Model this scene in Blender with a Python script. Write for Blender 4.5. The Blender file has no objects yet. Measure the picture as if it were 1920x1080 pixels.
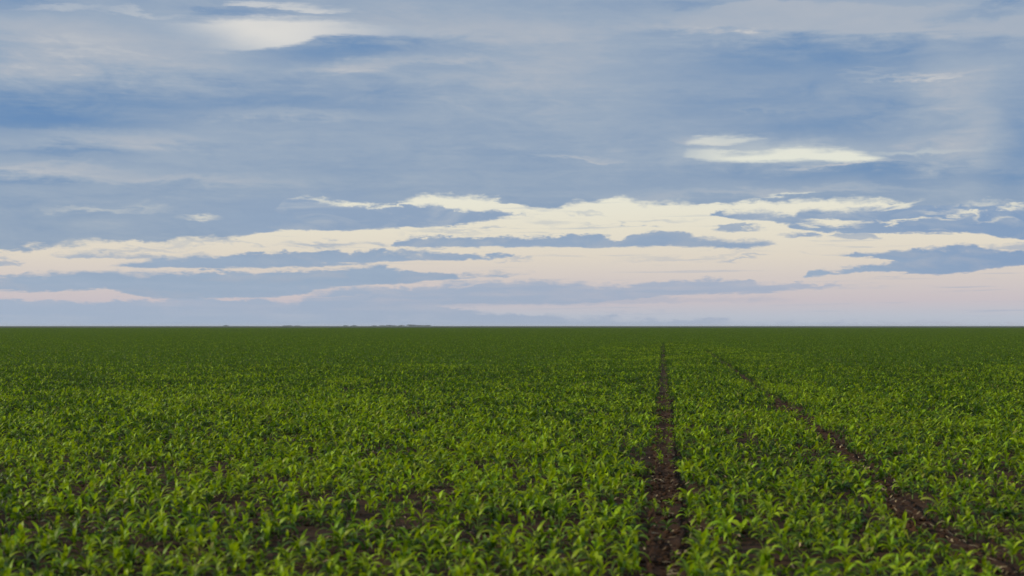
import bpy, math, random
import numpy as np
from mathutils import Vector, Matrix

random.seed(7)
rng = np.random.default_rng(7)
scene = bpy.context.scene
COL = scene.collection

# ------------------------------------------------------------------ camera
F = 2667.0            # focal length in units of a 1920-wide frame (50 mm)
HZ = 611.0            # height of the horizon in that frame
EYE = 2.2             # eye height above the soil
cam_data = bpy.data.cameras.new('camera')
cam = bpy.data.objects.new('camera', cam_data)
COL.objects.link(cam)
cam.location = (0, 0, EYE)
cam.rotation_euler = (math.radians(90), 0, 0)
cam_data.sensor_width = 36.0
cam_data.lens = 36.0 * F / 1920.0
cam_data.shift_y = (HZ - 540.0) / 1920.0
cam_data.clip_start = 0.1
cam_data.clip_end = 90000.0
cam_data.dof.use_dof = True
cam_data.dof.focus_distance = 50.0
cam_data.dof.aperture_fstop = 1.7
scene.camera = cam


def at(x, y, z=0.0):
    """point of the horizontal plane z that the photograph shows at pixel (x, y)"""
    d = F * (EYE - z) / (y - HZ)
    return Vector(((x - 960.0) / F * d, d, z))


# ------------------------------------------------------------------ world
SUN_EL, SUN_AZ = math.radians(27), math.radians(268)    # azimuth clockwise from +Y


def lin(r, g, b):
    def f(c):
        c /= 255.0
        return c / 12.92 if c <= 0.04045 else ((c + 0.055) / 1.055) ** 2.4
    return (f(r), f(g), f(b), 1.0)


world = bpy.data.worlds.new('World')
scene.world = world
world.use_nodes = True
WT = world.node_tree
WT.nodes.clear()


class G:
    """a few helpers for writing node expressions"""
    def __init__(self, t):
        self.t = t

    def put(self, sock, v):
        if isinstance(v, bpy.types.NodeSocket):
            self.t.links.new(v, sock)
        else:
            sock.default_value = v

    def m(self, op, a, b=0.0, c=0.0, clamp=False):
        n = self.t.nodes.new('ShaderNodeMath')
        n.operation = op
        n.use_clamp = clamp
        for i, v in enumerate((a, b, c)):
            self.put(n.inputs[i], v)
        return n.outputs[0]

    def add(self, a, b): return self.m('ADD', a, b)
    def sub(self, a, b): return self.m('SUBTRACT', a, b)
    def mul(self, a, b): return self.m('MULTIPLY', a, b)
    def mad(self, a, b, c): return self.m('MULTIPLY_ADD', a, b, c)

    def step(self, e0, e1, x, lo=0.0, hi=1.0):
        n = self.t.nodes.new('ShaderNodeMapRange')
        n.interpolation_type = 'SMOOTHSTEP'
        for i, v in enumerate((x, e0, e1, lo, hi)):
            self.put(n.inputs[i], v)
        return n.outputs[0]

    def vec(self, x, y, z=0.0):
        n = self.t.nodes.new('ShaderNodeCombineXYZ')
        for i, v in enumerate((x, y, z)):
            self.put(n.inputs[i], v)
        return n.outputs[0]

    def noise(self, v, scale=1.0, detail=4.0, rough=0.55, dist=0.0):
        n = self.t.nodes.new('ShaderNodeTexNoise')
        self.put(n.inputs['Vector'], v)
        n.inputs['Scale'].default_value = scale
        n.inputs['Detail'].default_value = detail
        n.inputs['Roughness'].default_value = rough
        n.inputs['Distortion'].default_value = dist
        return n.outputs['Fac']

    def ramp(self, fac, stops, interp='LINEAR'):
        n = self.t.nodes.new('ShaderNodeValToRGB')
        cr = n.color_ramp
        cr.interpolation = interp
        while len(cr.elements) < len(stops):
            cr.elements.new(0.5)
        for e, (p, c) in zip(cr.elements, stops):
            e.position = p
            e.color = c
        self.put(n.inputs[0], fac)
        return n.outputs[0]

    def mix(self, f, a, b):
        n = self.t.nodes.new('ShaderNodeMix')
        n.data_type = 'RGBA'
        n.clamp_factor = True
        self.put(n.inputs[0], f)
        self.put(n.inputs[6], a)
        self.put(n.inputs[7], b)
        return n.outputs[2]


g = G(WT)
tc = WT.nodes.new('ShaderNodeTexCoord')
sep = WT.nodes.new('ShaderNodeSeparateXYZ')
WT.links.new(tc.outputs['Generated'], sep.inputs[0])
# compass direction and height above the horizon, in units of 1/F radian
U = g.mul(g.m('ARCTAN2', sep.outputs[0], sep.outputs[1]), F)
V = g.mul(g.m('ARCSINE', g.m('MINIMUM', g.m('MAXIMUM', sep.outputs[2], -1.0), 1.0)), F)


def sky(x, y):
    """direction in the sky (compass, height) of a spot of the photograph"""
    a = math.atan((x - 960.0) / F)
    e = math.atan((HZ - y) / F * math.cos(a))
    return a * F, e * F


UN = g.mad(U, 1 / 2200.0, 0.5)
n_soft = g.noise(g.vec(g.mul(U, 1 / 420.0), g.mul(V, 1 / 62.0), 3.1), 1.0, 7, 0.55, 0.35)
n_streak = g.noise(g.vec(g.mul(U, 1 / 230.0), g.mul(V, 1 / 13.0), 9.7), 1.0, 5, 0.55, 0.2)
n_bill = g.noise(g.vec(g.mul(U, 1 / 62.0), g.mul(V, 1 / 26.0), 1.3), 1.0, 7, 0.62, 0.3)
n_fine = g.noise(g.vec(g.mul(U, 1 / 34.0), g.mul(V, 1 / 7.0), 5.5), 1.0, 6, 0.68, 0.2)
n_puff = g.noise(g.vec(g.mul(U, 1 / 24.0), g.mul(V, 1 / 12.0), 31.0), 1.0, 6, 0.66, 0.4)
n_mott = g.noise(g.vec(g.mad(V, 0.004, g.mul(U, 1 / 120.0)), g.mul(V, 1 / 34.0), 41.0), 1.0, 7, 0.6, 0.7)
n_edge = g.noise(g.vec(g.mul(U, 1 / 150.0), g.mul(V, 1 / 40.0), 15.5), 1.0, 3, 0.5, 0.2)
EDGE = g.step(0.42, 0.68, n_edge, 0.0, 13.0)   # some stretches of an outline are crisp, others torn
n_big = g.noise(g.vec(g.mul(U, 1 / 300.0), g.mul(V, 1 / 120.0), 7.7), 1.0, 4, 0.5, 0.6)
b0, f0, s0, q0, o0, p0, m0 = (g.sub(n, 0.5) for n in (n_bill, n_fine, n_streak, n_big, n_soft, n_puff, n_mott))
# heights displaced by noise: billowing tops, flatter undersides
VT = g.mad(p0, 16.0, g.mad(f0, 20.0, g.mad(b0, 34.0, V)))
VB = g.mad(p0, 8.0, g.mad(f0, 14.0, g.mad(s0, 12.0, V)))
UW = g.mad(b0, 50.0, U)
UNW = g.mad(UW, 1 / 2200.0, 0.5)
YS = 800.0


def curve(pts, x=None):
    n = WT.nodes.new('ShaderNodeFloatCurve')
    c = n.mapping.curves[0]
    P = []
    for p in pts:
        u, v = sky(*p)
        P.append((min(max(u / 2200.0 + 0.5, 0.0), 1.0), min(max((v + 60) / YS, 0.0), 1.0)))
    P.sort()
    while len(c.points) < len(P):
        c.points.new(0.5, 0.5)
    for q, p in zip(c.points, P):
        q.location = p
        q.handle_type = 'AUTO_CLAMPED'
    n.mapping.extend = 'HORIZONTAL'
    n.mapping.update()
    g.put(n.inputs[1], UN if x is None else x)
    n.inputs[0].default_value = 1.0
    return g.mad(n.outputs[0], YS, -60.0)


def band(top, bot, st=5.0, sb=4.0, amount=1.0, vt=None, vb=None):
    """a cloud between an upper and a lower outline"""
    top = sorted(top)
    for k in (0, -1):       # close the tips
        e = min(bot, key=lambda p: abs(p[0] - top[k][0]))
        if abs(e[1] - top[k][1]) < 5:
            top[k] = (top[k][0], max(top[k][1], e[1]) + 9)
    a = g.step(-3.0, g.add(EDGE, st - 3.0), g.sub(curve(top), VT if vt is None else vt))
    b = g.step(-2.5, sb - 2.0, g.sub(VB if vb is None else vb, curve(bot)))
    r = g.mul(a, b)
    return r if amount == 1.0 else g.mul(r, amount)


def blob(x, y, rx, ry, amp=1.0, rot=0.0, wu=None, wv=None):
    u, v = sky(x, y)
    mp = WT.nodes.new('ShaderNodeMapping')
    mp.vector_type = 'TEXTURE'
    mp.inputs['Location'].default_value = (u, v, 0)
    mp.inputs['Rotation'].default_value = (0, 0, math.radians(rot))
    mp.inputs['Scale'].default_value = (rx, ry, 1)
    g.put(mp.inputs['Vector'], UVW if wu is None else g.vec(wu, wv))
    gr = WT.nodes.new('ShaderNodeTexGradient')
    gr.gradient_type = 'SPHERICAL'
    WT.links.new(mp.outputs[0], gr.inputs[0])
    return g.step(0.0, 1.0, gr.outputs['Fac'], 0.0, amp)


def total(items, start=0.0):
    r = start
    for i in items:
        r = g.add(r, i)
    return r


def union(items):
    r = items[0]
    for i in items[1:]:
        r = g.m('MAXIMUM', r, i)
    return r


UVW = g.vec(g.mad(q0, 160.0, g.mad(m0, 120.0, g.mad(b0, 50.0, U))), g.mad(q0, 34.0, g.mad(m0, 46.0, g.mad(f0, 16.0, g.mad(s0, 22.0, g.mad(b0, 22.0, V))))))

# ---- brightness of the upper cloud deck: 0 deep blue ... 0.5 blue grey ... 1 cream
L = g.mad(m0, 0.46, g.mad(o0, 0.30, g.mad(s0, 0.22, g.mad(q0, 0.22, g.mad(f0, 0.20, 0.50)))))
L = total([
    blob(150, 85, 420, 95, .30, -2), blob(300, 110, 300, 60, .08), blob(60, 60, 200, 60, .04),
    blob(30, 5, 160, 30, -0.26), blob(760, 20, 330, 40, 0.11),
    blob(120, 205, 460, 75, -0.36, 5), blob(60, 222, 260, 40, -0.22),
    blob(600, 185, 420, 60, -0.19), blob(620, 98, 250, 34, -0.32, 5),
    blob(660, 122, 160, 18, 0.32, 5), blob(830, 118, 130, 10, 0.19),
    blob(1010, 120, 340, 150, 0.22), blob(900, 60, 300, 40, 0.19),
    blob(200, 258, 330, 22, 0.26), blob(90, 312, 260, 16, 0.36), blob(120, 285, 190, 12, -0.24),
    blob(540, 216, 260, 16, 0.28), blob(60, 335, 170, 14, -0.24), blob(330, 333, 320, 14, 0.21),
    blob(60, 400, 190, 40, -0.06), blob(400, 335, 300, 30, 0.09), blob(700, 270, 300, 60, 0.04),
    blob(1480, 38, 420, 44, 0.39), blob(1350, 40, 160, 40, 0.09), blob(1300, 5, 90, 14, -0.19),
    blob(1700, 40, 340, 40, 0.22), blob(1860, 22, 130, 20, -0.21), blob(1915, 55, 60, 50, 0.22),
    blob(1560, 105, 520, 55, -0.34), blob(1330, 62, 210, 14, -0.21), blob(1500, 190, 420, 90, -0.21),
    blob(1900, 270, 110, 150, -0.32, 0), blob(1800, 250, 160, 130, 0.13), blob(1720, 140, 150, 8, 0.32), blob(1640, 131, 80, 6, 0.19),
    blob(1600, 235, 260, 40, -0.19), blob(1450, 200, 140, 8, 0.11),
    blob(1800, 335, 260, 26, -0.24), blob(1560, 330, 330, 24, -0.24), blob(1300, 330, 260, 30, -0.09),
    blob(1050, 300, 160, 9, 0.28), blob(1130, 303, 60, 6, 0.14), blob(930, 278, 110, 12, 0.15), blob(1120, 250, 300, 60, 0.06),
    blob(1580, 311, 150, 7, 0.47), blob(1500, 358, 420, 10, 0.21), blob(1250, 365, 320, 14, 0.09),
    blob(860, 385, 380, 40, -0.00), blob(1340, 262, 130, 16, 0.28),
    blob(1810, 200, 120, 260, .22), blob(700, 160, 500, 60, .06),
], L)
deckL = L
# bright openings where thin cloud lets the light through
VS = g.mad(s0, 34.0, g.mad(f0, 20.0, g.mad(o0, 16.0, V)))
open1 = g.mul(band([(200, 20), (300, 26), (420, 28), (520, 22), (640, 30), (760, 40), (900, 55), (1000, 70)],
                   [(200, 108), (360, 106), (435, 100), (525, 90), (575, 80), (600, 71), (760, 72), (900, 74), (1000, 74)],
                   20, 9, 1.0, VS, g.mad(s0, 16.0, g.mad(f0, 12.0, V))),
              g.step(*[sky(x, 0)[0] for x in (960, 520)], U))
open1 = g.mul(open1, g.step(180.0, 285.0, g.mad(U, 0.437, g.mad(V, 0.898, g.mul(q0, 60.0)))))
open1 = g.mul(open1, g.add(0.30, blob(490, 55, 400, 130, .68)))
open2 = band([(400, 6), (430, 2), (560, 0), (610, 8), (660, 15), (700, 19)],
             [(400, 8), (440, 13), (520, 14), (600, 22), (660, 18), (700, 20)], 9, 6, 0.62, VS, VS)
darkstreak = band([(330, 24), (380, 18), (450, 15), (530, 17), (580, 24)],
                  [(330, 25), (380, 26), (450, 29), (530, 29), (580, 26)], 6, 5, 0.8, VS, VS)
open3 = band([(1270, 287), (1300, 276), (1400, 280), (1480, 271), (1560, 274), (1610, 280), (1650, 292), (1680, 296)],
             [(1270, 290), (1330, 300), (1460, 301), (1520, 298), (1580, 302), (1630, 301), (1660, 297), (1680, 297)],
             14, 8, 1.0, g.mad(f0, 18.0, g.mad(s0, 16.0, g.add(V, -3.0))), g.mad(f0, 10.0, g.mad(s0, 10.0, g.add(V, 3.0))))
open3 = g.mul(open3, g.step(*[sky(x, 0)[0] for x in (1275, 1400)], U, 0.45, 1.0))
open3 = union([open3, blob(1460, 284, 260, 34, .34), blob(1700, 288, 160, 10, .3)])
open4 = band([(1270, 266), (1300, 258), (1360, 254), (1400, 256), (1440, 258), (1450, 262)],
             [(1270, 268), (1300, 272), (1360, 275), (1385, 271), (1410, 265), (1450, 263)],
             11, 8, 0.6, g.mad(f0, 18.0, g.mad(s0, 12.0, V)), g.mad(f0, 12.0, g.mad(s0, 8.0, V)))
open5 = union([blob(382, 405, 52, 7, .8), blob(175, 393, 120, 7, .34), blob(290, 385, 60, 10, .25),
               blob(1715, 408, 60, 4, .9), blob(1685, 385, 60, 6, .7, 12), blob(1823, 398, 46, 7, .7, -18), blob(1905, 386, 30, 6, .7),
               blob(120, 14, 110, 8, .3, 5), blob(270, 22, 110, 7, .3, -3), blob(1480, 364, 50, 4, .5), blob(1860, 380, 70, 8, .3)])
L = g.m('SUBTRACT', L, g.mul(darkstreak, 0.25))
# a heaped grey cloud at the upper right
heap = band([(1200, 62), (1260, 40), (1310, 30), (1340, 14), (1385, 2), (1430, -4), (1470, 4), (1500, 2), (1535, 9), (1600, 6), (1660, 12), (1760, 10), (1920, 4)],
            [(1200, 64), (1300, 52), (1400, 57), (1500, 62), (1600, 68), (1700, 66), (1800, 70), (1920, 72)],
            5, 14, 1.0, g.mad(f0, 12.0, g.mad(b0, 24.0, V)), g.mad(s0, 26.0, V))
heap = g.mul(heap, g.step(*[sky(x, 0)[0] for x in (1215, 1400)], U))
L = g.mad(heap, g.sub(g.mad(n_bill, 0.16, g.mad(o0, 0.3, 0.68)), L), L)
L = g.m('SUBTRACT', L, blob(1850, 24, 110, 20, .3))
openness = union([open1, g.mul(open2, g.sub(1.0, darkstreak)), open3, open4, open5])

deck_col = g.ramp(L, [(0.0, lin(103, 139, 183)), (0.18, lin(119, 148, 184)), (0.38, lin(139, 160, 187)),
                      (0.6, lin(155, 171, 191)), (0.82, lin(174, 182, 194)), (1.0, lin(200, 201, 203))])
cream = g.ramp(g.mad(V, 1 / 640.0, 0.0), [(0.0, lin(180, 190, 206)), (0.03, lin(188, 193, 206)), (0.075, lin(202, 193, 199)), (0.14, lin(213, 203, 199)),
                                         (0.2, lin(224, 214, 200)), (0.28, lin(231, 224, 206)), (0.36, lin(234, 231, 214)),
                                         (0.48, lin(233, 233, 218)), (0.8, lin(226, 223, 217))])
deck_tint = blob(560, 412, 330, 70, .9)
deck_col = g.mix(g.m('MULTIPLY', openness, 0.95), deck_col, cream)

# ---- the deck ends above a clear strip near the horizon; its lower outline
deck_bot = [(0, 470), (100, 463), (130, 456), (250, 452), (430, 448), (475, 437), (500, 420), (520, 390), (545, 369), (600, 372), (650, 380), (700, 382),
            (750, 381), (790, 370), (830, 369), (925, 373), (985, 380), (1060, 383), (1115, 380), (1140, 369), (1165, 370),
            (1200, 384), (1240, 380), (1335, 382), (1385, 378), (1460, 377), (1560, 378), (1635, 377), (1680, 382), (1750, 384), (1920, 392)]
deck = g.step(-6.0, g.add(EDGE, 0.0), g.sub(g.mad(p0, 16.0, g.mad(f0, 20.0, g.mad(b0, 34.0, V))), curve(deck_bot)))
clouds = [
    band([(440, 366), (500, 368), (545, 371), (600, 375), (630, 381), (660, 390), (690, 387), (740, 389), (795, 384), (850, 390), (890, 392), (950, 399), (1010, 405)],
         [(440, 440), (480, 437), (525, 433), (570, 432), (650, 432), (725, 428), (800, 425), (875, 419), (925, 412), (960, 406), (1010, 405)]),
    # right hand group
    band([(1310, 401), (1340, 398), (1420, 393), (1460, 396), (1500, 404), (1530, 412)],
         [(1310, 402), (1340, 404), (1375, 410), (1435, 414), (1470, 419), (1510, 416), (1530, 414)], 4, 3),
    band([(1470, 419), (1485, 411), (1500, 414), (1560, 422), (1620, 414), (1700, 398), (1800, 396), (1860, 398), (1920, 390)],
         [(1470, 421), (1485, 428), (1510, 432), (1610, 437), (1810, 437), (1850, 439), (1890, 445), (1920, 448)], 5, 3),
    band([(1470, 402), (1500, 395), (1560, 391), (1630, 385), (1660, 388), (1710, 384), (1800, 380), (1920, 372)],
         [(1470, 405), (1500, 409), (1560, 410), (1610, 416), (1660, 420), (1700, 425), (1800, 425), (1920, 425)], 5, 4),
    band([(1325, 430), (1360, 426), (1390, 423), (1430, 426), (1470, 430)], [(1325, 431), (1360, 433), (1400, 433), (1440, 431), (1470, 430)], 3, 3, .9),
    band([(1440, 439), (1470, 436), (1490, 433), (1530, 437), (1550, 440)], [(1440, 440), (1480, 442), (1510, 442), (1550, 441)], 3, 3, .9),
    band([(1540, 441), (1580, 434), (1620, 435), (1665, 441)], [(1540, 442), (1580, 444), (1610, 447), (1665, 443)], 4, 4, .7),
    # long narrow bands
    band([(725, 459), (750, 451), (800, 444), (875, 445), (960, 444), (1010, 444), (1070, 441), (1110, 438), (1160, 446), (1220, 441),
          (1250, 437), (1285, 438), (1320, 444), (1360, 449), (1430, 447), (1470, 456)],
         [(725, 460), (750, 462), (800, 464), (875, 463), (960, 464), (1035, 465), (1160, 464), (1240, 462), (1310, 462), (1385, 466), (1420, 463), (1470, 457)]),
    band([(170, 497), (220, 492), (300, 482), (380, 478), (500, 476), (550, 473), (625, 471), (715, 470), (800, 471), (875, 475), (960, 481), (1000, 484)],
         [(170, 498), (200, 499), (300, 503), (400, 503), (500, 501), (600, 498), (700, 494), (800, 489), (900, 486), (960, 483), (1000, 484)]),
    band([(0, 512), (100, 506), (200, 504), (250, 509), (310, 508), (400, 507), (550, 506), (650, 502), (710, 499), (750, 505), (800, 512), (850, 515),
          (900, 511), (950, 506), (1030, 508)],
         [(0, 545), (75, 547), (190, 542), (240, 549), (280, 557), (350, 559), (450, 557), (525, 556), (600, 544), (675, 535), (750, 532), (800, 526),
          (850, 522), (925, 519), (990, 514), (1030, 509)]),
    band([(80, 478), (130, 470), (200, 469), (260, 472), (320, 478)], [(80, 480), (150, 483), (240, 484), (320, 480)], 4, 3, .8),
    band([(-100, 484), (0, 486), (70, 493)], [(-100, 500), (0, 499), (70, 495)], 4, 3, .7),
    # right end of the strip
    band([(1530, 477), (1550, 475), (1615, 472), (1685, 469), (1760, 465), (1810, 461), (1860, 465), (1920, 470)],
         [(1530, 478), (1560, 478), (1615, 480), (1665, 486), (1690, 493), (1720, 503), (1760, 507), (1820, 504), (1885, 498), (1920, 496)], 5, 3),
    band([(1500, 518), (1530, 506), (1580, 501), (1640, 497), (1690, 488), (1750, 480), (1920, 480)],
         [(1500, 519), (1545, 516), (1650, 508), (1710, 511), (1750, 513), (1820, 508), (1885, 500), (1920, 497)], 5, 3),
    band([(1830, 462), (1870, 457), (1920, 455)], [(1830, 464), (1880, 467), (1920, 469)], 4, 4, .6),
]
wisps = [blob(985, 482, 34, 4, .5), blob(1382, 489, 44, 3.5, .6), blob(598, 459, 110, 8, .7), blob(697, 458, 50, 7, .6), blob(380, 462, 130, 6, .5), blob(250, 470, 120, 6, .45), blob(840, 436, 120, 5, .4), blob(1300, 480, 160, 6, .35), blob(1080, 404, 90, 5, .4), blob(1250, 412, 110, 5, .35),
         blob(470, 461, 30, 4, .4), blob(970, 397, 26, 6, .6), blob(996, 402, 30, 6, .4, 12), blob(1015, 420, 80, 7, .34), blob(1110, 423, 60, 3, .3),
         blob(1170, 418, 16, 4, .5), blob(430, 487, 70, 4, .4), blob(1660, 520, 26, 3, .4), blob(1520, 521, 30, 4, .4), blob(1500, 477, 40, 3, .2),
         blob(500, 474, 40, 3, .4)]
veil = g.step(0.57, 0.74, g.noise(g.vec(g.mul(U, 1 / 240.0), g.mul(V, 1 / 7.5), 21.0), 1.0, 6, 0.62, 0.3), 0.0, 0.46)
slivers = union([blob(1715, 408, 70, 4.5, 1), blob(1690, 384, 55, 6, .9, 14), blob(1640, 391, 50, 5, .6, 10), blob(1823, 398, 48, 8, .9, -18), blob(1790, 407, 40, 6, .7),
                 blob(1905, 386, 40, 7, .9), blob(1545, 416, 50, 7, .9, -6), blob(1600, 418, 40, 5, .6), blob(1850, 378, 60, 8, .5), blob(1480, 364, 50, 5, .6), blob(1570, 401, 40, 4, .4),
                 blob(1760, 395, 60, 6, .4), blob(1885, 410, 50, 5, .5), blob(1740, 428, 70, 4, .4)])
body = g.mad(m0, 0.9, 0.97)
hard = g.mul(g.m('MINIMUM', union(clouds + wisps + [veil]), 1.0), g.mul(g.sub(1.0, slivers), g.m('MINIMUM', body, 1.0)))
# greyer, softer bands low down
low = [
    band([(540, 575), (600, 540), (675, 537), (750, 538), (850, 530), (960, 522), (1060, 525), (1160, 530), (1320, 523), (1385, 525), (1460, 530), (1510, 532), (1650, 537), (1700, 538)],
         [(540, 577), (600, 590), (700, 590), (850, 574), (960, 572), (1110, 569), (1310, 551), (1435, 549), (1510, 543), (1650, 540), (1700, 539)], 5, 6, .97),
    band([(780, 570), (850, 562), (960, 556), (1110, 555), (1310, 556), (1500, 561), (1560, 565)],
         [(780, 571), (850, 578), (960, 574), (1110, 572), (1310, 566), (1500, 565), (1560, 566)], 6, 6, .5),
    band([(0, 562), (120, 566), (240, 563), (350, 562), (500, 561), (650, 559), (800, 572), (960, 588), (1200, 594), (1500, 604)],
         [(0, 640), (960, 640), (1500, 640)], 7, 5, .92),
    blob(1200, 585, 130, 5, .3),
]
lowm = union(low)
pink = union([blob(1130, 533, 110, 4, .5), blob(900, 531, 150, 4, .5), blob(560, 557, 160, 3.5, .5)])
lowm = g.mul(g.mul(lowm, g.sub(1.0, pink)), g.m('MINIMUM', g.mad(m0, 0.8, g.mad(s0, 1.1, 0.97)), 1.0))
n_in = g.mad(o0, 0.5, g.mad(s0, 0.25, 0.5))
cloud_col = g.ramp(g.mad(V, 1 / 640.0, g.mad(o0, 0.25, g.mad(m0, -0.25, g.mul(s0, 0.14)))),
                   [(0.0, lin(163, 178, 200)), (0.12, lin(153, 172, 196)), (0.2, lin(147, 167, 193)), (0.3, lin(141, 162, 190)), (0.4, lin(147, 166, 192))])
right_blue = g.step(*[sky(x, 0)[0] for x in (1500, 1920)], U)
cloud_col = g.mix(g.mul(right_blue, 0.55), cloud_col, lin(118, 149, 190))
low_col = g.ramp(g.mad(U, 1 / 1920.0, 0.5), [(0.0, lin(160, 178, 202)), (0.5, lin(160, 175, 198)), (0.75, lin(166, 177, 198)), (1.0, lin(184, 186, 201))])
clear = cream
c1 = g.mix(lowm, clear, low_col)
c2 = g.mix(hard, c1, cloud_col)
deck_col = g.mix(g.mul(deck_tint, g.sub(1.0, openness)), deck_col, cloud_col)
c3 = g.mix(g.mul(deck, g.sub(1.0, g.mul(slivers, 0.9))), c2, deck_col)
# thin edge light where a cloud is nearly transparent is left to the soft masks above

nish = WT.nodes.new('ShaderNodeTexSky')
nish.sky_type = 'NISHITA'
nish.sun_disc = False
nish.sun_elevation = SUN_EL
nish.sun_rotation = SUN_AZ
bg_air = WT.nodes.new('ShaderNodeBackground')
bg_air.inputs['Strength'].default_value = 0.10
WT.links.new(nish.outputs[0], bg_air.inputs['Color'])
bg_cl = WT.nodes.new('ShaderNodeBackground')
bg_cl.inputs['Strength'].default_value = 1.0
WT.links.new(c3, bg_cl.inputs['Color'])
mx = WT.nodes.new('ShaderNodeMixShader')
mx.inputs[0].default_value = 0.94
WT.links.new(bg_air.outputs[0], mx.inputs[1])
WT.links.new(bg_cl.outputs[0], mx.inputs[2])
wo = WT.nodes.new('ShaderNodeOutputWorld')
WT.links.new(mx.outputs[0], wo.inputs['Surface'])
world.cycles.sampling_method = 'MANUAL'
world.cycles.sample_map_resolution = 512

# ------------------------------------------------------------------ sun behind thin cloud
sd = bpy.data.lights.new('sun', 'SUN')
sd.energy = 4.3
sd.angle = math.radians(2.5)
sd.color = (1.0, 0.92, 0.74)
sun = bpy.data.objects.new('sun', sd)
COL.objects.link(sun)
to_sun = Vector((math.sin(SUN_AZ) * math.cos(SUN_EL), math.cos(SUN_AZ) * math.cos(SUN_EL), math.sin(SUN_EL)))
sun.rotation_euler = to_sun.to_track_quat('Z', 'Y').to_euler()

scene.view_settings.view_transform = 'Standard'
scene.view_settings.look = 'None'
scene.view_settings.exposure = 0.0
scene.view_settings.gamma = 1.0
scene.render.engine = 'CYCLES'
scene.cycles.max_bounces = 6
scene.cycles.transparent_max_bounces = 8

# ------------------------------------------------------------------ helpers for objects
def tag(o, label=None, cat=None, group=None, kind=None):
    if label: o['label'] = label
    if cat: o['category'] = cat
    if group: o['group'] = group
    if kind: o['kind'] = kind
    return o


def mesh(name, verts, faces, mats=(), midx=None, uvs=None, smooth=True):
    me = bpy.data.meshes.new(name)
    me.from_pydata([tuple(v) for v in verts], [], faces)
    for m in mats:
        me.materials.append(m)
    if midx is not None:
        me.polygons.foreach_set('material_index', midx)
    if uvs is not None:
        ul = me.uv_layers.new(name='uv')
        idx = np.empty(len(me.loops), dtype=np.int32)
        me.loops.foreach_get('vertex_index', idx)
        ul.data.foreach_set('uv', np.asarray(uvs, dtype=np.float32)[idx].ravel())
    if smooth:
        me.polygons.foreach_set('use_smooth', [True] * len(me.polygons))
    me.update()
    return me


def link(name, me, parent=None):
    o = bpy.data.objects.new(name, me)
    COL.objects.link(o)
    if parent: o.parent = parent
    return o


# ------------------------------------------------------------------ materials
def leaf_material(name, base, warm, thru):
    m = bpy.data.materials.new(name)
    m.use_nodes = True
    t = m.node_tree
    t.nodes.clear()
    q = G(t)
    oi = t.nodes.new('ShaderNodeObjectInfo')
    geo = t.nodes.new('ShaderNodeNewGeometry')
    rnd = q.m('FRACT', q.add(oi.outputs['Random'], geo.outputs['Random Per Island']))
    rnd2 = q.m('FRACT', q.mul(rnd, 7.31))
    pos = geo.outputs['Position']
    patch = q.noise(pos, 0.09, 3, 0.6)
    mott = q.noise(pos, 9.0, 3, 0.6)
    uv = t.nodes.new('ShaderNodeUVMap')
    uv.uv_map = 'uv'
    su = t.nodes.new('ShaderNodeSeparateXYZ')
    t.links.new(uv.outputs[0], su.inputs[0])
    rib = q.step(0.10, 0.03, q.m('ABSOLUTE', q.sub(su.outputs[0], 0.5)))
    c = q.mix(q.step(0.25, 0.95, rnd), base, warm)
    h = t.nodes.new('ShaderNodeHueSaturation')
    q.put(h.inputs['Hue'], q.mad(rnd2, 0.03, 0.485))
    q.put(h.inputs['Saturation'], 1.0)
    q.put(h.inputs['Value'], q.mad(patch, 0.7, q.mad(mott, 0.5, q.mad(rnd2, 0.95, -0.06))))
    q.put(h.inputs['Color'], c)
    col = q.mix(q.mul(rib, 0.45), h.outputs[0], (0.22, 0.30, 0.05, 1))
    # a few leaves are drying
    dry = q.step(0.965, 0.975, q.m('FRACT', q.mul(rnd, 13.7)))
    col = q.mix(q.mul(dry, 0.6), col, (0.26, 0.22, 0.06, 1))
    bs = t.nodes.new('ShaderNodeBsdfPrincipled')
    t.links.new(col, bs.inputs['Base Color'])
    bs.inputs['Roughness'].default_value = 0.5
    bs.inputs['Specular IOR Level'].default_value = 0.19
    tr = t.nodes.new('ShaderNodeBsdfTranslucent')
    tc2 = q.mix(0.6, col, thru)
    t.links.new(tc2, tr.inputs['Color'])
    mxs = t.nodes.new('ShaderNodeMixShader')
    mxs.inputs[0].default_value = 0.36
    t.links.new(bs.outputs[0], mxs.inputs[1])
    t.links.new(tr.outputs[0], mxs.inputs[2])
    out = t.nodes.new('ShaderNodeOutputMaterial')
    t.links.new(mxs.outputs[0], out.inputs['Surface'])
    return m


M_LEAF = [leaf_material('maize_leaf_fresh', (0.140, 0.225, 0.004, 1), (0.260, 0.340, 0.006, 1), (0.40, 0.54, 0.004, 1)),
          leaf_material('maize_leaf_mid', (0.043, 0.088, 0.003, 1), (0.080, 0.138, 0.004, 1), (0.15, 0.28, 0.003, 1)),
          leaf_material('maize_leaf_dark', (0.015, 0.041, 0.003, 1), (0.029, 0.066, 0.004, 1), (0.05, 0.12, 0.004, 1))]
M_STALK = leaf_material('maize_stalk', (0.13, 0.20, 0.05, 1), (0.20, 0.24, 0.07, 1), (0.2, 0.3, 0.05, 1))


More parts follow.
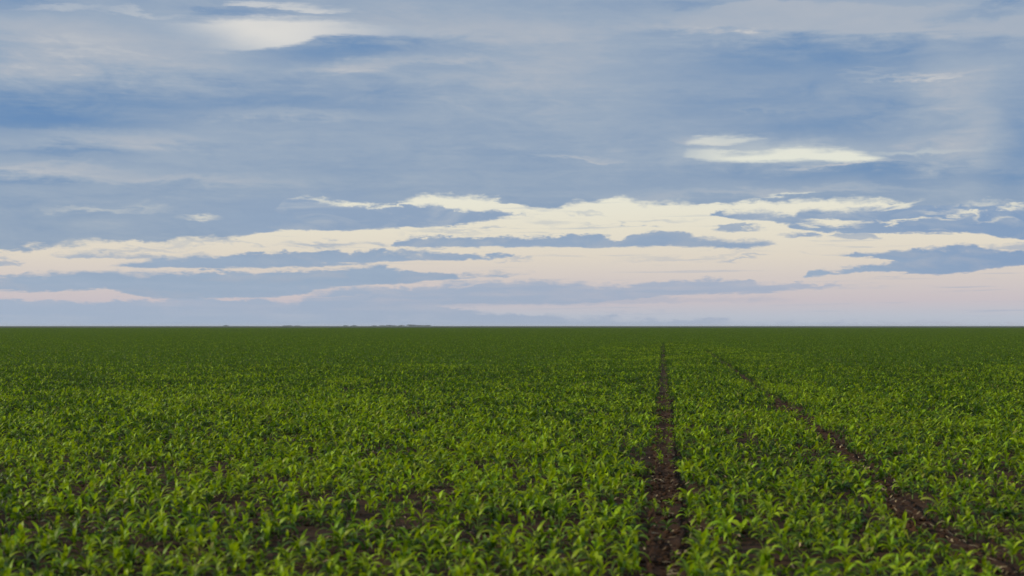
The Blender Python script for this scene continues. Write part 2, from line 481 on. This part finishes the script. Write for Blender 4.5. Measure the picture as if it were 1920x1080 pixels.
def soil_material(name, a, b, c, scale=1.0):
    m = bpy.data.materials.new(name)
    m.use_nodes = True
    t = m.node_tree
    q = G(t)
    bs = t.nodes['Principled BSDF']
    geo = t.nodes.new('ShaderNodeNewGeometry')
    p = geo.outputs['Position']
    n1 = q.noise(p, 2.2 * scale, 6, 0.65)
    n2 = q.noise(p, 19.0 * scale, 5, 0.7)
    col = q.mix(q.step(0.35, 0.65, n1), a, b)
    col = q.mix(q.step(0.5, 0.75, n2, 0.0, 0.8), col, c)
    t.links.new(col, bs.inputs['Base Color'])
    bs.inputs['Roughness'].default_value = 0.95
    bs.inputs['Specular IOR Level'].default_value = 0.2
    bp = t.nodes.new('ShaderNodeBump')
    bp.inputs['Strength'].default_value = 0.9
    bp.inputs['Distance'].default_value = 0.05
    q.put(bp.inputs['Height'], q.mad(n2, 0.6, n1))
    t.links.new(bp.outputs[0], bs.inputs['Normal'])
    return m


M_SOIL = soil_material('red_soil', (0.021, 0.0090, 0.0025, 1), (0.042, 0.0185, 0.006, 1), (0.066, 0.032, 0.012, 1))
M_TRACK = soil_material('packed_soil', (0.022, 0.009, 0.0028, 1), (0.047, 0.020, 0.007, 1), (0.076, 0.036, 0.014, 1), 1.6)


def plain(name, col, var=0.4, rough=0.9, scale=8.0):
    m = bpy.data.materials.new(name)
    m.use_nodes = True
    t = m.node_tree
    q = G(t)
    bs = t.nodes['Principled BSDF']
    geo = t.nodes.new('ShaderNodeNewGeometry')
    n = q.noise(geo.outputs['Position'], scale, 4, 0.6)
    v = q.mad(n, var, q.mad(geo.outputs['Random Per Island'], var, 1.0 - var))
    h = t.nodes.new('ShaderNodeHueSaturation')
    h.inputs['Color'].default_value = col
    q.put(h.inputs['Value'], v)
    t.links.new(h.outputs[0], bs.inputs['Base Color'])
    bs.inputs['Roughness'].default_value = rough
    return m


M_STRAW = plain('dry_straw', (0.27, 0.20, 0.10, 1), 0.7)
M_CLOD = soil_material('soil_clod', (0.026, 0.011, 0.004, 1), (0.050, 0.022, 0.008, 1), (0.074, 0.036, 0.015, 1), 3)
M_BARK = plain('bark', (0.10, 0.08, 0.06, 1))
M_CROWN = plain('far_tree_leaves', (0.032, 0.052, 0.030, 1), 0.6)

# ------------------------------------------------------------------ the two wheel tracks, in ground coordinates
T1 = [at(x, y) for x, y in ((1250, 1080), (1250, 960), (1247, 860), (1246, 760), (1244, 700), (1243, 660), (1243, 640))]
T2 = [at(x, y) for x, y in ((1853, 1060), (1723, 980), (1631, 894), (1575, 844), (1500, 781), (1456, 753), (1416, 728), (1390, 705), (1330, 664), (1305, 642))]


def extend(T):
    a, b = T[0], T[1]
    d = (a - b).normalized()
    return [a + d * 14.0] + T


T1, T2 = extend(T1), extend(T2)
T1W, T2W = 0.40, 0.30


def track_x(T, y):
    ys = [p.y for p in T]
    xs = [p.x for p in T]
    return np.interp(y, ys, xs)


T1.sort(key=lambda p: p.y)
T2.sort(key=lambda p: p.y)
T1END, T2END = at(1243, 645).y, at(1322, 658).y

# bare spots in the stand: pixel centre, half width and half height on the photograph
GAPS = [(430, 958, 40, 12), (418, 876, 26, 10), (692, 975, 46, 14), (895, 1018, 40, 10), (190, 1000, 40, 10), (440, 985, 60, 8), (660, 1055, 50, 12),
        (1330, 1000, 30, 10), (1400, 990, 24, 8), (260, 1040, 60, 10), (990, 1010, 40, 8), (840, 930, 30, 8), (1500, 1070, 50, 12),
        (1645, 985, 30, 8), (1390, 880, 22, 7), (1880, 1000, 30, 10), (120, 940, 36, 8), (1060, 1060, 40, 10), (760, 1000, 30, 9), (560, 1010, 30, 9),
        (1130, 950, 30, 8), (1200, 870, 26, 10), (1230, 905, 40, 10), (320, 925, 30, 7), (900, 880, 26, 6), (965, 885, 20, 6)]
GAPW = []
for x, y, rx, ry in GAPS:
    c = at(x, y)
    far, near = at(x, y - ry), at(x, y + ry)
    GAPW.append((c.x, c.y, rx / F * c.y, max((far.y - near.y) * 0.5, 0.15)))


def vnoise(x, y, s, seed):
    """smooth value noise for arrays of ground coordinates"""
    r = np.random.default_rng(seed)
    tab = r.random((64, 64))
    fx, fy = x / s, y / s
    ix, iy = np.floor(fx).astype(int), np.floor(fy).astype(int)
    tx, ty = fx - ix, fy - iy
    tx, ty = tx * tx * (3 - 2 * tx), ty * ty * (3 - 2 * ty)
    g00, g10 = tab[ix % 64, iy % 64], tab[(ix + 1) % 64, iy % 64]
    g01, g11 = tab[ix % 64, (iy + 1) % 64], tab[(ix + 1) % 64, (iy + 1) % 64]
    return (g00 * (1 - tx) + g10 * tx) * (1 - ty) + (g01 * (1 - tx) + g11 * tx) * ty


# ------------------------------------------------------------------ ground, one sheet to the horizon
def ground():
    ys = np.concatenate([[-19000, -3000, -200, -30, -5, 4], np.arange(8, 40, 0.16), np.geomspace(40, 300, 60), [600, 1500, 5000, 12000, 29000]])
    xs = np.concatenate([[-29000, -12000, -3000, -600, -150, -60, -30], np.arange(-14, 16, 0.16), [30, 60, 150, 600, 3000, 12000, 29000]])
    X, Y = np.meshgrid(xs, ys)
    near = (Y > 4.5) & (Y < 60) & (np.abs(X - 1) < 15)
    Z = np.where(near, (vnoise(X, Y, 0.45, 3) - 0.5) * 0.06 + (vnoise(X, Y, 0.17, 4) - 0.5) * 0.03 - 0.01, -0.01)
    for T, w in ((T1, T1W), (T2, T2W)):
        d = np.abs(X - track_x(T, Y)) / w
        Z -= np.where(near, 0.05 * np.clip(1.3 - d, 0, 1), 0)
    V_ = np.stack([X, Y, Z], -1).reshape(-1, 3)
    n, m = len(ys), len(xs)
    fs = [(i * m + j, i * m + j + 1, (i + 1) * m + j + 1, (i + 1) * m + j) for i in range(n - 1) for j in range(m - 1)]
    o = link('ground', mesh('ground', V_.tolist(), fs, [M_SOIL]))
    tag(o, kind='structure')


ground()


def wheel_track(T, w, end, seed):
    """compacted strip of soil pressed by a tyre, with lug marks"""
    ys = np.concatenate([np.arange(max(T[0].y, 5.0), 45, 0.07), np.arange(45, end, 0.6)])
    us = np.linspace(-1, 1, 11)
    Y, S = np.meshgrid(ys, us, indexing='ij')
    edge = 1.0 + (vnoise(Y, S * 0 + seed, 0.5, seed) - 0.5) * 0.5
    X = track_x(T, Y) + S * w * 0.5 * edge
    lug = 0.014 * (np.sin((Y + np.abs(S) * 0.10) * 2 * np.pi / 0.16) > 0.2) * (np.abs(S) < 0.85)
    Z = 0.030 - 0.05 * (1 - S ** 2) * 0.7 + lug + (vnoise(X, Y, 0.12, seed + 1) - 0.5) * 0.035 + (vnoise(X, Y, 0.5, seed + 2) - 0.5) * 0.03
    Z = np.where(np.abs(S) > 0.95, -0.06, Z)
    V_ = np.stack([X, Y, Z], -1).reshape(-1, 3)
    n, m = len(ys), len(us)
    fs = [(i * m + j, i * m + j + 1, (i + 1) * m + j + 1, (i + 1) * m + j) for i in range(n - 1) for j in range(m - 1)]
    tag(link('wheel_track', mesh('wheel_track', V_.tolist(), fs, [M_TRACK])), kind='structure')


wheel_track(T1, T1W, T1END, 11)
wheel_track(T2, T2W, T2END, 21)


# ------------------------------------------------------------------ a young maize plant
def leaf_strip(r, z0, az, length, width, lift, bend, segs=8, fold=0.22, cross=3):
    """one arching blade: verts, faces, uvs"""
    V_, F_, UV_ = [], [], []
    p = Vector((0.006 * math.cos(az), 0.006 * math.sin(az), z0))
    twist = r.uniform(-1.1, 1.1)
    sway = r.uniform(-0.5, 0.5)
    ph = r.uniform(0, 6.28)
    for i in range(segs + 1):
        s = i / segs
        th = lift - bend * s ** 1.35
        a = az + sway * s
        d = Vector((math.cos(a) * math.cos(th), math.sin(a) * math.cos(th), math.sin(th)))
        if i:
            p = p + d * (length / segs)
        side = Vector((-math.sin(a), math.cos(a), 0))
        up = side.cross(d) * -1.0
        tw = twist * s
        sd_ = side * math.cos(tw) + up * math.sin(tw)
        nn = up * math.cos(tw) - side * math.sin(tw)
        w = width * 0.5 * (0.45 + 1.9 * s) * (1 - s ** 2.2) if s < 0.3 else width * 0.5 * 1.02 * max(1 - ((s - 0.3) / 0.7) ** 1.9, 0.02)
        rip = 0.06 * width * math.sin(ph + s * 11)
        if cross == 3:
            V_ += [p + sd_ * w + nn * (fold * w + rip), p, p - sd_ * w + nn * (fold * w - rip)]
            UV_ += [(0, s), (0.5, s), (1, s)]
        else:
            V_ += [p + sd_ * w, p - sd_ * w]
            UV_ += [(0.1, s), (0.9, s)]
    for i in range(segs):
        for j in range(cross - 1):
            a = i * cross + j
            F_.append((a, a + 1, a + cross + 1, a + cross))
    return V_, F_, UV_


def stalk_tube(h, r0, r1, n=6, rings=4):
    V_, F_, UV_ = [], [], []
    for i in range(rings):
        s = i / (rings - 1)
        for k in range(n):
            a = k / n * 2 * math.pi
            rr = r0 + (r1 - r0) * s
            V_.append(Vector((rr * math.cos(a), rr * math.sin(a), -0.02 + (h + 0.02) * s)))
            UV_.append((0.2, s))
    for i in range(rings - 1):
        for k in range(n):
            F_.append((i * n + k, i * n + (k + 1) % n, (i + 1) * n + (k + 1) % n, (i + 1) * n + k))
    return V_, F_, UV_


def plant_parts(r, low=False):
    """stalk and leaves of one plant about 0.42 m tall"""
    h = r.uniform(0.09, 0.15)
    nl = r.choice([6, 7, 7, 8]) if not low else 6
    az0 = r.uniform(0, 6.28)
    parts = []
    for i in range(nl):
        s = i / (nl - 1)
        az = az0 + (math.pi if i % 2 else 0) + r.uniform(-0.6, 0.6)
        z0 = 0.025 + (h - 0.03) * s
        top = s > 0.72
        length = (0.13 + 0.14 * math.sin(min(s * 1.25, 1) * 2.2)) * r.uniform(0.75, 1.2)
        width = (0.036 + 0.030 * math.sin(min(s * 1.2, 1) * 2.5)) * r.uniform(0.8, 1.25)
        lift = (1.35 if top else 0.70 + 0.5 * s) + r.uniform(-0.25, 0.2)
        bend = (1.3 if top else 1.9 + 0.5 * (1 - s)) * r.uniform(0.55, 1.35)
        if top:
            length *= 0.85
            width *= 0.85
        if low:
            parts.append(leaf_strip(r, z0, az, length, width, lift, bend, 4, 0.2, 2))
        else:
            parts.append(leaf_strip(r, z0, az, length, width, lift, bend))
    return stalk_tube(h, 0.011, 0.007, 6 if not low else 3, 4 if not low else 2), parts


def join(list_of):
    V_, F_, UV_ = [], [], []
    for v, f, u in list_of:
        k = len(V_)
        V_ += v
        F_ += [tuple(a + k for a in q) for q in f]
        UV_ += u
    return V_, F_, UV_


# plant shapes: kept as parts (for the near plants) and merged (for the crop beyond)
NVAR = 9
SHAPES = []
for k in range(NVAR):
    r = random.Random(100 + k)
    SHAPES.append(plant_parts(r))
def leaf_tone(tone, q, n):
    """young leaves in the whorl are lighter, the oldest at the foot darker"""
    if q >= n - 2: return max(tone - 1, 0)
    if q < 2: return min(tone + 1, 2)
    return tone


TONE = ['bright yellow-green', 'mid green', 'dark green']

protos = bpy.data.collections.new('maize_prototypes')       # never linked to the scene; the crop draws from it
nproto = 0


def proto(me):
    global nproto
    o = bpy.data.objects.new('proto_%03d' % nproto, me)
    nproto += 1
    protos.objects.link(o)


PSEL = []
for k in range(NVAR):
    for tone in range(3):
        st, lv = SHAPES[k]
        V_, F_, UV_ = join([st] + lv)
        mi = [3] * len(st[1])
        for q, (v, f, u) in enumerate(lv):
            mi += [leaf_tone(tone, q, len(lv))] * len(f)
        proto(mesh('maize_plant_merged', V_, F_, M_LEAF + [M_STALK], mi, UV_))
N_SINGLE = nproto
# square plots of many plants for the distance
PLOT = 4.0
SPACING = 0.222
for k in range(5):
    r = random.Random(300 + k)
    allp, mi = [], []
    n = int(PLOT / SPACING)
    for i in range(n):
        for j in range(n):
            st, lv = plant_parts(r, True)
            sc = r.uniform(0.55, 0.95)
            M = Matrix.Translation(((i + r.random()) * PLOT / n - PLOT / 2, (j + r.random()) * PLOT / n - PLOT / 2, 0)) @ Matrix.Scale(sc, 4)
            tone = r.choices([0, 1, 2], [0.0, 0.15, 0.85])[0]  # dimmer light of the far field put into colour: almost only dark leaves
            for q_, (v, f, u) in enumerate(lv):
                allp.append(([M @ q for q in v], f, u))
                mi += [leaf_tone(tone, q_, len(lv))] * len(f)
    V_, F_, UV_ = join(allp)
    proto(mesh('maize_plot', V_, F_, M_LEAF, mi, UV_))

# ------------------------------------------------------------------ where the plants stand
LOD = 75.0
HALF = 0.36


def stand():
    c, s = math.cos(0.31), math.sin(0.31)
    R = 185.0
    n = int(R * 1.3 / SPACING)
    I, J = np.meshgrid(np.arange(-n, n), np.arange(-n, n))
    gx = (I + (rng.random(I.shape) - 0.5) * 0.95) * SPACING
    gy = (J + (rng.random(I.shape) - 0.5) * 0.95) * SPACING
    x, y = (gx * c - gy * s).ravel(), (gx * s + gy * c).ravel()
    lane = ((np.abs(x - track_x(T1, y)) < 6.2) & (y < T1END + 8)) | ((np.abs(x - track_x(T2, y)) < 6.2) & (y < T2END + 8))
    keep = (y > 6.5) & ((y < LOD) | lane) & (np.abs(x) < HALF * y * 1.12 + 2.5)
    x, y = x[keep], y[keep]
    sc = 0.46 + 0.44 * rng.random(len(x))
    sc *= 0.86 + 0.34 * vnoise(x, y, 2.3, 51)
    keep = np.ones(len(x), bool)
    # thin stand here and there
    keep &= ~((vnoise(x, y, 1.1, 52) > 0.70) & (rng.random(len(x)) < 0.6))
    for cx, cy, rx, ry in GAPW:
        e = ((x - cx) / rx) ** 2 + ((y - cy) / ry) ** 2
        keep &= e > 0.8 + 0.4 * rng.random(len(x))
    for T, w, end in ((T1, T1W, T1END), (T2, T2W, T2END)):
        d = np.abs(x - track_x(T, y))
        wid = w * 0.5 + 0.03 + 0.24 * (vnoise(x, y, 0.7, 53) - 0.5)
        inside = (d < wid) & (y < end)
        stray = inside & (rng.random(len(x)) < (0.13 + 0.34 * (vnoise(x * 0, y, 0.9, 56) > 0.6) if T is T1 else 0.10 + 0.6 * (vnoise(x * 0, y, 1.7, 57) > 0.66)))
        sc = np.where(stray, sc * (0.35 + 0.4 * rng.random(len(x))), sc)
        keep &= ~(inside & ~stray)
    x, y, sc = x[keep], y[keep], sc[keep]
    # brighter near light and dimmer far light put into the leaf tones
    u = rng.random(len(x)) + np.clip((y - 15) / 42, 0, 1) * 0.62 - 0.06 + (vnoise(x, y, 4.0, 58) - 0.5) * 0.35
    tone = np.where(u < 0.46, 0, np.where(u < 0.86, 1, 2))
    tone = np.where((vnoise(x, y, 3.1, 54) > 0.7) & (rng.random(len(x)) < 0.4), 0, tone)
    return x, y, sc, tone, rng.integers(0, NVAR, len(x)), rng.random(len(x)) * 2 * math.pi


px_, py_, ps_, pt_, pv_, pr_ = stand()
# share of the frame each plant could show
hgt = 0.28 * ps_
top = HZ + F * (EYE - hgt) / py_
bot = HZ + F * EYE / py_
seen = np.clip(np.minimum(bot, 1080) - top, 0, None)
sx = 960 + F * px_ / py_
inframe = (sx > -10) & (sx < 1930)
size = np.where(inframe, seen * F * ps_ / py_, 0)
size = np.where(ps_ < 0.40, 0, size)
order = np.argsort(-size)[:300]
is_near = np.zeros(len(px_), bool)
is_near[order] = True

# ------------------------------------------------------------------ the 300 nearest plants, each its own thing
GROUP = 'young maize plants in the front of the field'
LEAFN = {5: 'five', 6: 'six', 7: 'seven', 8: 'eight'}
stalk_me, leaf_me = {}, {}
for k in range(NVAR):
    st, lv = SHAPES[k]
    stalk_me[k] = mesh('stalk', st[0], st[1], [M_STALK], None, st[2])
    for tone in range(3):
        leaf_me[k, tone] = [mesh('leaf', v, f, [M_LEAF[leaf_tone(tone, q, len(lv))]], None, u) for q, (v, f, u) in enumerate(lv)]


def where(x, y, fx, fy):
    d1 = x - float(track_x(T1, y))
    d2 = x - float(track_x(T2, y))
    row = 'cut by bottom edge' if fy > 1065 else ('in front rows' if fy > 1030 else 'farther back')
    if abs(d1) < 0.5:
        return ('on the left' if d1 < 0 else 'on the right') + ' rim of straight track, ' + row
    if abs(d2) < 0.55:
        return ('on the left' if d2 < 0 else 'on the right') + ' rim of slanting track, ' + row
    if d1 > 0 and d2 < 0:
        return 'between both wheel tracks, ' + row
    if d2 > 0:
        return 'beyond slanting track, ' + row
    for cx, cy, rx, ry in GAPW:
        if ((x - cx) / (rx + 0.3)) ** 2 + ((y - cy) / (ry + 0.3)) ** 2 < 1:
            return 'beside a bare soil patch, ' + row
    side = 'near the left edge' if fx < 320 else ('in the left half' if fx < 800 else 'left of straight track')
    return side + ', ' + row


for i in order:
    k, tone = int(pv_[i]), int(pt_[i])
    e = bpy.data.objects.new('maize_plant', None)
    COL.objects.link(e)
    e.empty_display_size = 0.1
    e.location = (px_[i], py_[i], 0)
    e.rotation_euler = (0, 0, pr_[i])
    e.scale = (ps_[i],) * 3
    big = 'tall' if ps_[i] > 0.74 else ('small' if ps_[i] < 0.59 else 'medium')
    tag(e, '%s %s maize plant %s' % (big, TONE[tone], where(px_[i], py_[i], sx[i], bot[i])), 'maize plant', GROUP)
    link('stalk', stalk_me[k], e)
    for me in leaf_me[k, tone]:
        link('leaf', me, e)

# ------------------------------------------------------------------ the rest of the crop: one object of instances
far = []
ys = np.arange(LOD + PLOT / 2, 1500, PLOT)
for y in ys:
    n = int((HALF * y * 1.12 + 6) / PLOT)
    xs = (np.arange(-n, n + 1) + rng.random()) * PLOT
    far.append(np.stack([xs, np.full(len(xs), y)], -1))
far = np.concatenate(far)
lane = ((np.abs(far[:, 0] - track_x(T1, far[:, 1])) < 3.9) & (far[:, 1] < T1END)) | ((np.abs(far[:, 0] - track_x(T2, far[:, 1])) < 3.9) & (far[:, 1] < T2END))
far = far[~lane]
rest = ~is_near
P = np.concatenate([np.stack([px_[rest], py_[rest], np.zeros(rest.sum())], -1),
                    np.stack([far[:, 0], far[:, 1], np.zeros(len(far))], -1)])
IDX = np.concatenate([pv_[rest] * 3 + pt_[rest], N_SINGLE + rng.integers(0, 5, len(far))])
ROT = np.concatenate([pr_[rest], rng.integers(0, 4, len(far)) * math.pi / 2])
SCL = np.concatenate([ps_[rest], np.full(len(far), 1.0) * (0.92 + 0.2 * rng.random(len(far)))])
me = bpy.data.meshes.new('maize_crop')
me.vertices.add(len(P))
me.vertices.foreach_set('co', P.astype(np.float32).ravel())
for nm, ty, arr in (('idx', 'INT', IDX.astype(np.int32)), ('rot', 'FLOAT', ROT.astype(np.float32)), ('scl', 'FLOAT', SCL.astype(np.float32))):
    me.attributes.new(nm, ty, 'POINT').data.foreach_set('value', arr)
crop = link('maize_crop', me)
tag(crop, 'dense green young maize crop covering the field to the horizon', 'crop', kind='stuff')
gt = bpy.data.node_groups.new('crop_instances', 'GeometryNodeTree')
gt.interface.new_socket('Geometry', in_out='INPUT', socket_type='NodeSocketGeometry')
gt.interface.new_socket('Geometry', in_out='OUTPUT', socket_type='NodeSocketGeometry')
N = gt.nodes.new
gi, go = N('NodeGroupInput'), N('NodeGroupOutput')
ci = N('GeometryNodeCollectionInfo')
ci.inputs['Collection'].default_value = protos
ci.inputs['Separate Children'].default_value = True
ci.inputs['Reset Children'].default_value = True
iop = N('GeometryNodeInstanceOnPoints')
iop.inputs['Pick Instance'].default_value = True


def attr(nm, ty):
    a = N('GeometryNodeInputNamedAttribute')
    a.data_type = ty
    a.inputs['Name'].default_value = nm
    return a.outputs['Attribute']


gt.links.new(gi.outputs[0], iop.inputs['Points'])
gt.links.new(ci.outputs[0], iop.inputs['Instance'])
gt.links.new(attr('idx', 'INT'), iop.inputs['Instance Index'])
cx = N('ShaderNodeCombineXYZ')
gt.links.new(attr('rot', 'FLOAT'), cx.inputs[2])
gt.links.new(cx.outputs[0], iop.inputs['Rotation'])
gt.links.new(attr('scl', 'FLOAT'), iop.inputs['Scale'])
gt.links.new(iop.outputs[0], go.inputs[0])
md = crop.modifiers.new('crop', 'NODES')
md.node_group = gt


# ------------------------------------------------------------------ crop canopy beyond the instanced plots
def far_crop():
    ys = np.concatenate([np.arange(1496, 2600, 22.0), np.geomspace(2600, 28500, 40)])
    m = 60
    V_ = []
    for i, y in enumerate(ys):
        for j in range(m):
            V_.append((((j / (m - 1)) * 2 - 1) * y * 0.9 + random.uniform(-3, 3), y, 0.34 + random.uniform(-0.05, 0.06) * (y < 2600)))
    fs = [(i * m + j, i * m + j + 1, (i + 1) * m + j + 1, (i + 1) * m + j) for i in range(len(ys) - 1) for j in range(m - 1)]
    mt = plain('far_maize', (0.013, 0.027, 0.004, 1), 0.35, 1.0, 0.02)
    tag(link('far_crop', mesh('far_crop', V_, fs, [mt])), 'thin dark green line of crop along the far horizon', 'crop', kind='stuff')


far_crop()


# ------------------------------------------------------------------ straw and clods in the tracks and bare spots
def scatter(n):
    out = []
    while len(out) < n:
        t = random.random()
        if t < 0.5:
            y = random.uniform(9, 48) if random.random() < .6 else random.uniform(9, 20)
            T, w = (T1, T1W) if random.random() < 0.6 else (T2, T2W)
            out.append((float(track_x(T, y)) + random.gauss(0, w * 0.42), y))
        elif t < 0.65:
            cx, cy, rx, ry = random.choice(GAPW)
            out.append((cx + random.gauss(0, rx * 0.6), cy + random.gauss(0, ry * 0.6)))
        else:
            y = random.uniform(9, 30)
            out.append((random.uniform(-HALF * y, HALF * y), y))
    return out


V_, F_ = [], []
for x, y in scatter(900):
    a, L_, w = random.uniform(0, 6.28), random.uniform(0.03, 0.13), random.uniform(0.004, 0.010)
    z = random.uniform(0.02, 0.055)
    dz = random.uniform(-0.02, 0.03)
    d, s = Vector((math.cos(a), math.sin(a), dz / L_)), Vector((-math.sin(a), math.cos(a), random.uniform(-.3, .3)))
    p = Vector((x, y, z))
    k = len(V_)
    mid = p + d * L_ * 0.5 + Vector((0, 0, random.uniform(0, 0.02)))
    V_ += [p - s * w, p + s * w, mid - s * w * 1.1, mid + s * w * 1.1, p + d * L_ - s * w * .5, p + d * L_ + s * w * .5]
    F_ += [(k, k + 1, k + 3, k + 2), (k + 2, k + 3, k + 5, k + 4)]
tag(link('straw', mesh('straw', V_, F_, [M_STRAW])), 'pale dry straw bits strewn over the bare soil', 'straw', kind='stuff')
V_, F_ = [], []
ICO = [Vector(v).normalized() for v in ((0, 0, 1), (.9, 0, .45), (.28, .85, .45), (-.72, .53, .45), (-.72, -.53, .45), (.28, -.85, .45), (.72, .53, -.3), (-.28, .85, -.3),
                                        (-.9, 0, -.3), (-.28, -.85, -.3), (.72, -.53, -.3))]
ICF = [(0, 1, 2), (0, 2, 3), (0, 3, 4), (0, 4, 5), (0, 5, 1), (1, 6, 2), (2, 6, 7), (2, 7, 3), (3, 7, 8), (3, 8, 4), (4, 8, 9), (4, 9, 5), (5, 9, 10), (5, 10, 1), (1, 10, 6)]
for x, y in scatter(1800):
    r0 = random.choice([0.012, 0.018, 0.025, 0.038])
    k = len(V_)
    c = Vector((x, y, 0.015 + r0 * 0.2))
    V_ += [c + Vector((v.x, v.y, v.z * 0.7)) * r0 * random.uniform(0.7, 1.3) for v in ICO]
    F_ += [tuple(a + k for a in f) for f in ICF]
tag(link('soil_clods', mesh('soil_clods', V_, F_, [M_CLOD], smooth=False)), 'loose red brown clods lying on the bare soil', 'soil', kind='stuff')


# ------------------------------------------------------------------ trees standing on the far horizon
def far_tree(x, w, h, dist, label, seed):
    """x: place on the photograph; w, h: size of the crown above the horizon in its pixels"""
    r = random.Random(seed)
    X = (x - 960) / F * dist
    W = w / F * dist * 0.72
    H = h * 0.62 / F * dist + EYE
    root = bpy.data.objects.new('far_tree', None)
    COL.objects.link(root)
    root.location = (X, dist, 0)
    tag(root, label, 'tree', 'trees on the far horizon')
    tv, tf = [], []

    def limb(a, b, r0, r1):
        k = len(tv)
        d = (b - a).normalized()
        s = d.orthogonal().normalized()
        u = d.cross(s)
        for p, rr in ((a, r0), (b, r1)):
            for q in range(6):
                an = q / 6 * 6.283
                tv.append(p + (s * math.cos(an) + u * math.sin(an)) * rr)
        for q in range(6):
            tf.append((k + q, k + (q + 1) % 6, k + 6 + (q + 1) % 6, k + 6 + q))
    fork = Vector((0, 0, H * 0.38))
    limb(Vector((0, 0, -0.3)), fork, H * 0.05, H * 0.035)
    tips = []
    for q in range(5):
        an = q / 5 * 6.28 + r.uniform(-.3, .3)
        tip = Vector((math.cos(an) * W * 0.6, math.sin(an) * W * 0.5, H * r.uniform(0.42, 0.78)))
        limb(fork, tip, H * 0.025, H * 0.01)
        tips.append(tip)
    link('trunk', mesh('trunk', tv, tf, [M_BARK]), root)
    cv, cf = [], []
    lobes = [(t, r.uniform(0.35, 0.55)) for t in tips] + [(Vector((r.uniform(-.2, .2) * W, 0, H * 0.78)), 0.6)]
    for c, s in lobes:
        for q in range(130):
            d = Vector((r.gauss(0, 1), r.gauss(0, 1), r.gauss(0, 1))).normalized() * r.random() ** 0.4
            p = c + Vector((d.x * W * s, d.y * W * s, d.z * H * 0.24 * s * 1.6))
            if p.z > H: p.z = H - r.random() * 0.1 * H
            z = H * 0.085 * r.uniform(0.6, 1.4)
            n = Vector((r.gauss(0, 1), r.gauss(0, 1), r.gauss(0, 1))).normalized()
            a = n.orthogonal().normalized() * z
            b = n.cross(a)
            k = len(cv)
            cv += [p - a, p + b * 0.7, p + a, p - b * 0.7]
            cf.append((k, k + 1, k + 2, k + 3))
    link('crown', mesh('crown', cv, cf, [M_CROWN], smooth=False), root)


TREES = [(424, 8, 2.2, 'lone small tree on the horizon, far left of all others'),
         (536, 9, 1.4, 'low tree at the left start of the thin middle line of trees'), (543, 8, 1.8, 'slightly taller tree in the thin middle line, beside its left start'),
         (558, 12, 1.3, 'broad flat tree at the right end of the thin middle line'),
         (648, 7, 1.8, 'leftmost low tree of the right hand tree line'), (663, 10, 2.2, 'rounded tree standing alone right of the leftmost low one'),
         (702, 9, 1.5, 'low tree before the gap in the right hand tree line'), (718, 12, 2.2, 'broad tree left of the close pair in the tree line'),
         (729, 8, 2.6, 'left tree of the close pair in the tree line'), (737, 11, 2.4, 'right tree of the close pair in the tree line'),
         (752, 10, 3.0, 'pointed tree just left of the tallest far tree'), (770, 14, 4.2, 'tallest and broadest tree on the horizon'),
         (779, 8, 2.6, 'tree leaning close to the right flank of the tallest one'), (787, 9, 2.3, 'rounded tree second right of the tallest one'),
         (793, 8, 2.0, 'low tree just before the last of the line'), (802, 10, 2.6, 'last tree at the right end of the tree line')]
for i, (x, w, h, lab) in enumerate(TREES):
    far_tree(x, w, h, 4300 + (i * 137) % 500, lab, 900 + i)


# ------------------------------------------------------------------ thin evening haze over the field
def haze():
    x, y0, y1, z0, z1 = 30000.0, -20000.0, 30000.0, -1.5, 14.0
    v = [(-x, y0, z0), (x, y0, z0), (x, y1, z0), (-x, y1, z0), (-x, y0, z1), (x, y0, z1), (x, y1, z1), (-x, y1, z1)]
    f = [(3, 2, 1, 0), (4, 5, 6, 7), (0, 1, 5, 4), (1, 2, 6, 5), (2, 3, 7, 6), (3, 0, 4, 7)]
    m = bpy.data.materials.new('haze')
    m.use_nodes = True
    t = m.node_tree
    t.nodes.clear()
    out = t.nodes.new('ShaderNodeOutputMaterial')
    pv = t.nodes.new('ShaderNodeVolumePrincipled')
    pv.inputs['Color'].default_value = (0.86, 0.91, 1.0, 1)
    pv.inputs['Density'].default_value = 0.000035
    t.links.new(pv.outputs[0], out.inputs['Volume'])
    tag(link('haze', mesh('haze', v, f, [m], smooth=False)), kind='stuff')


haze()
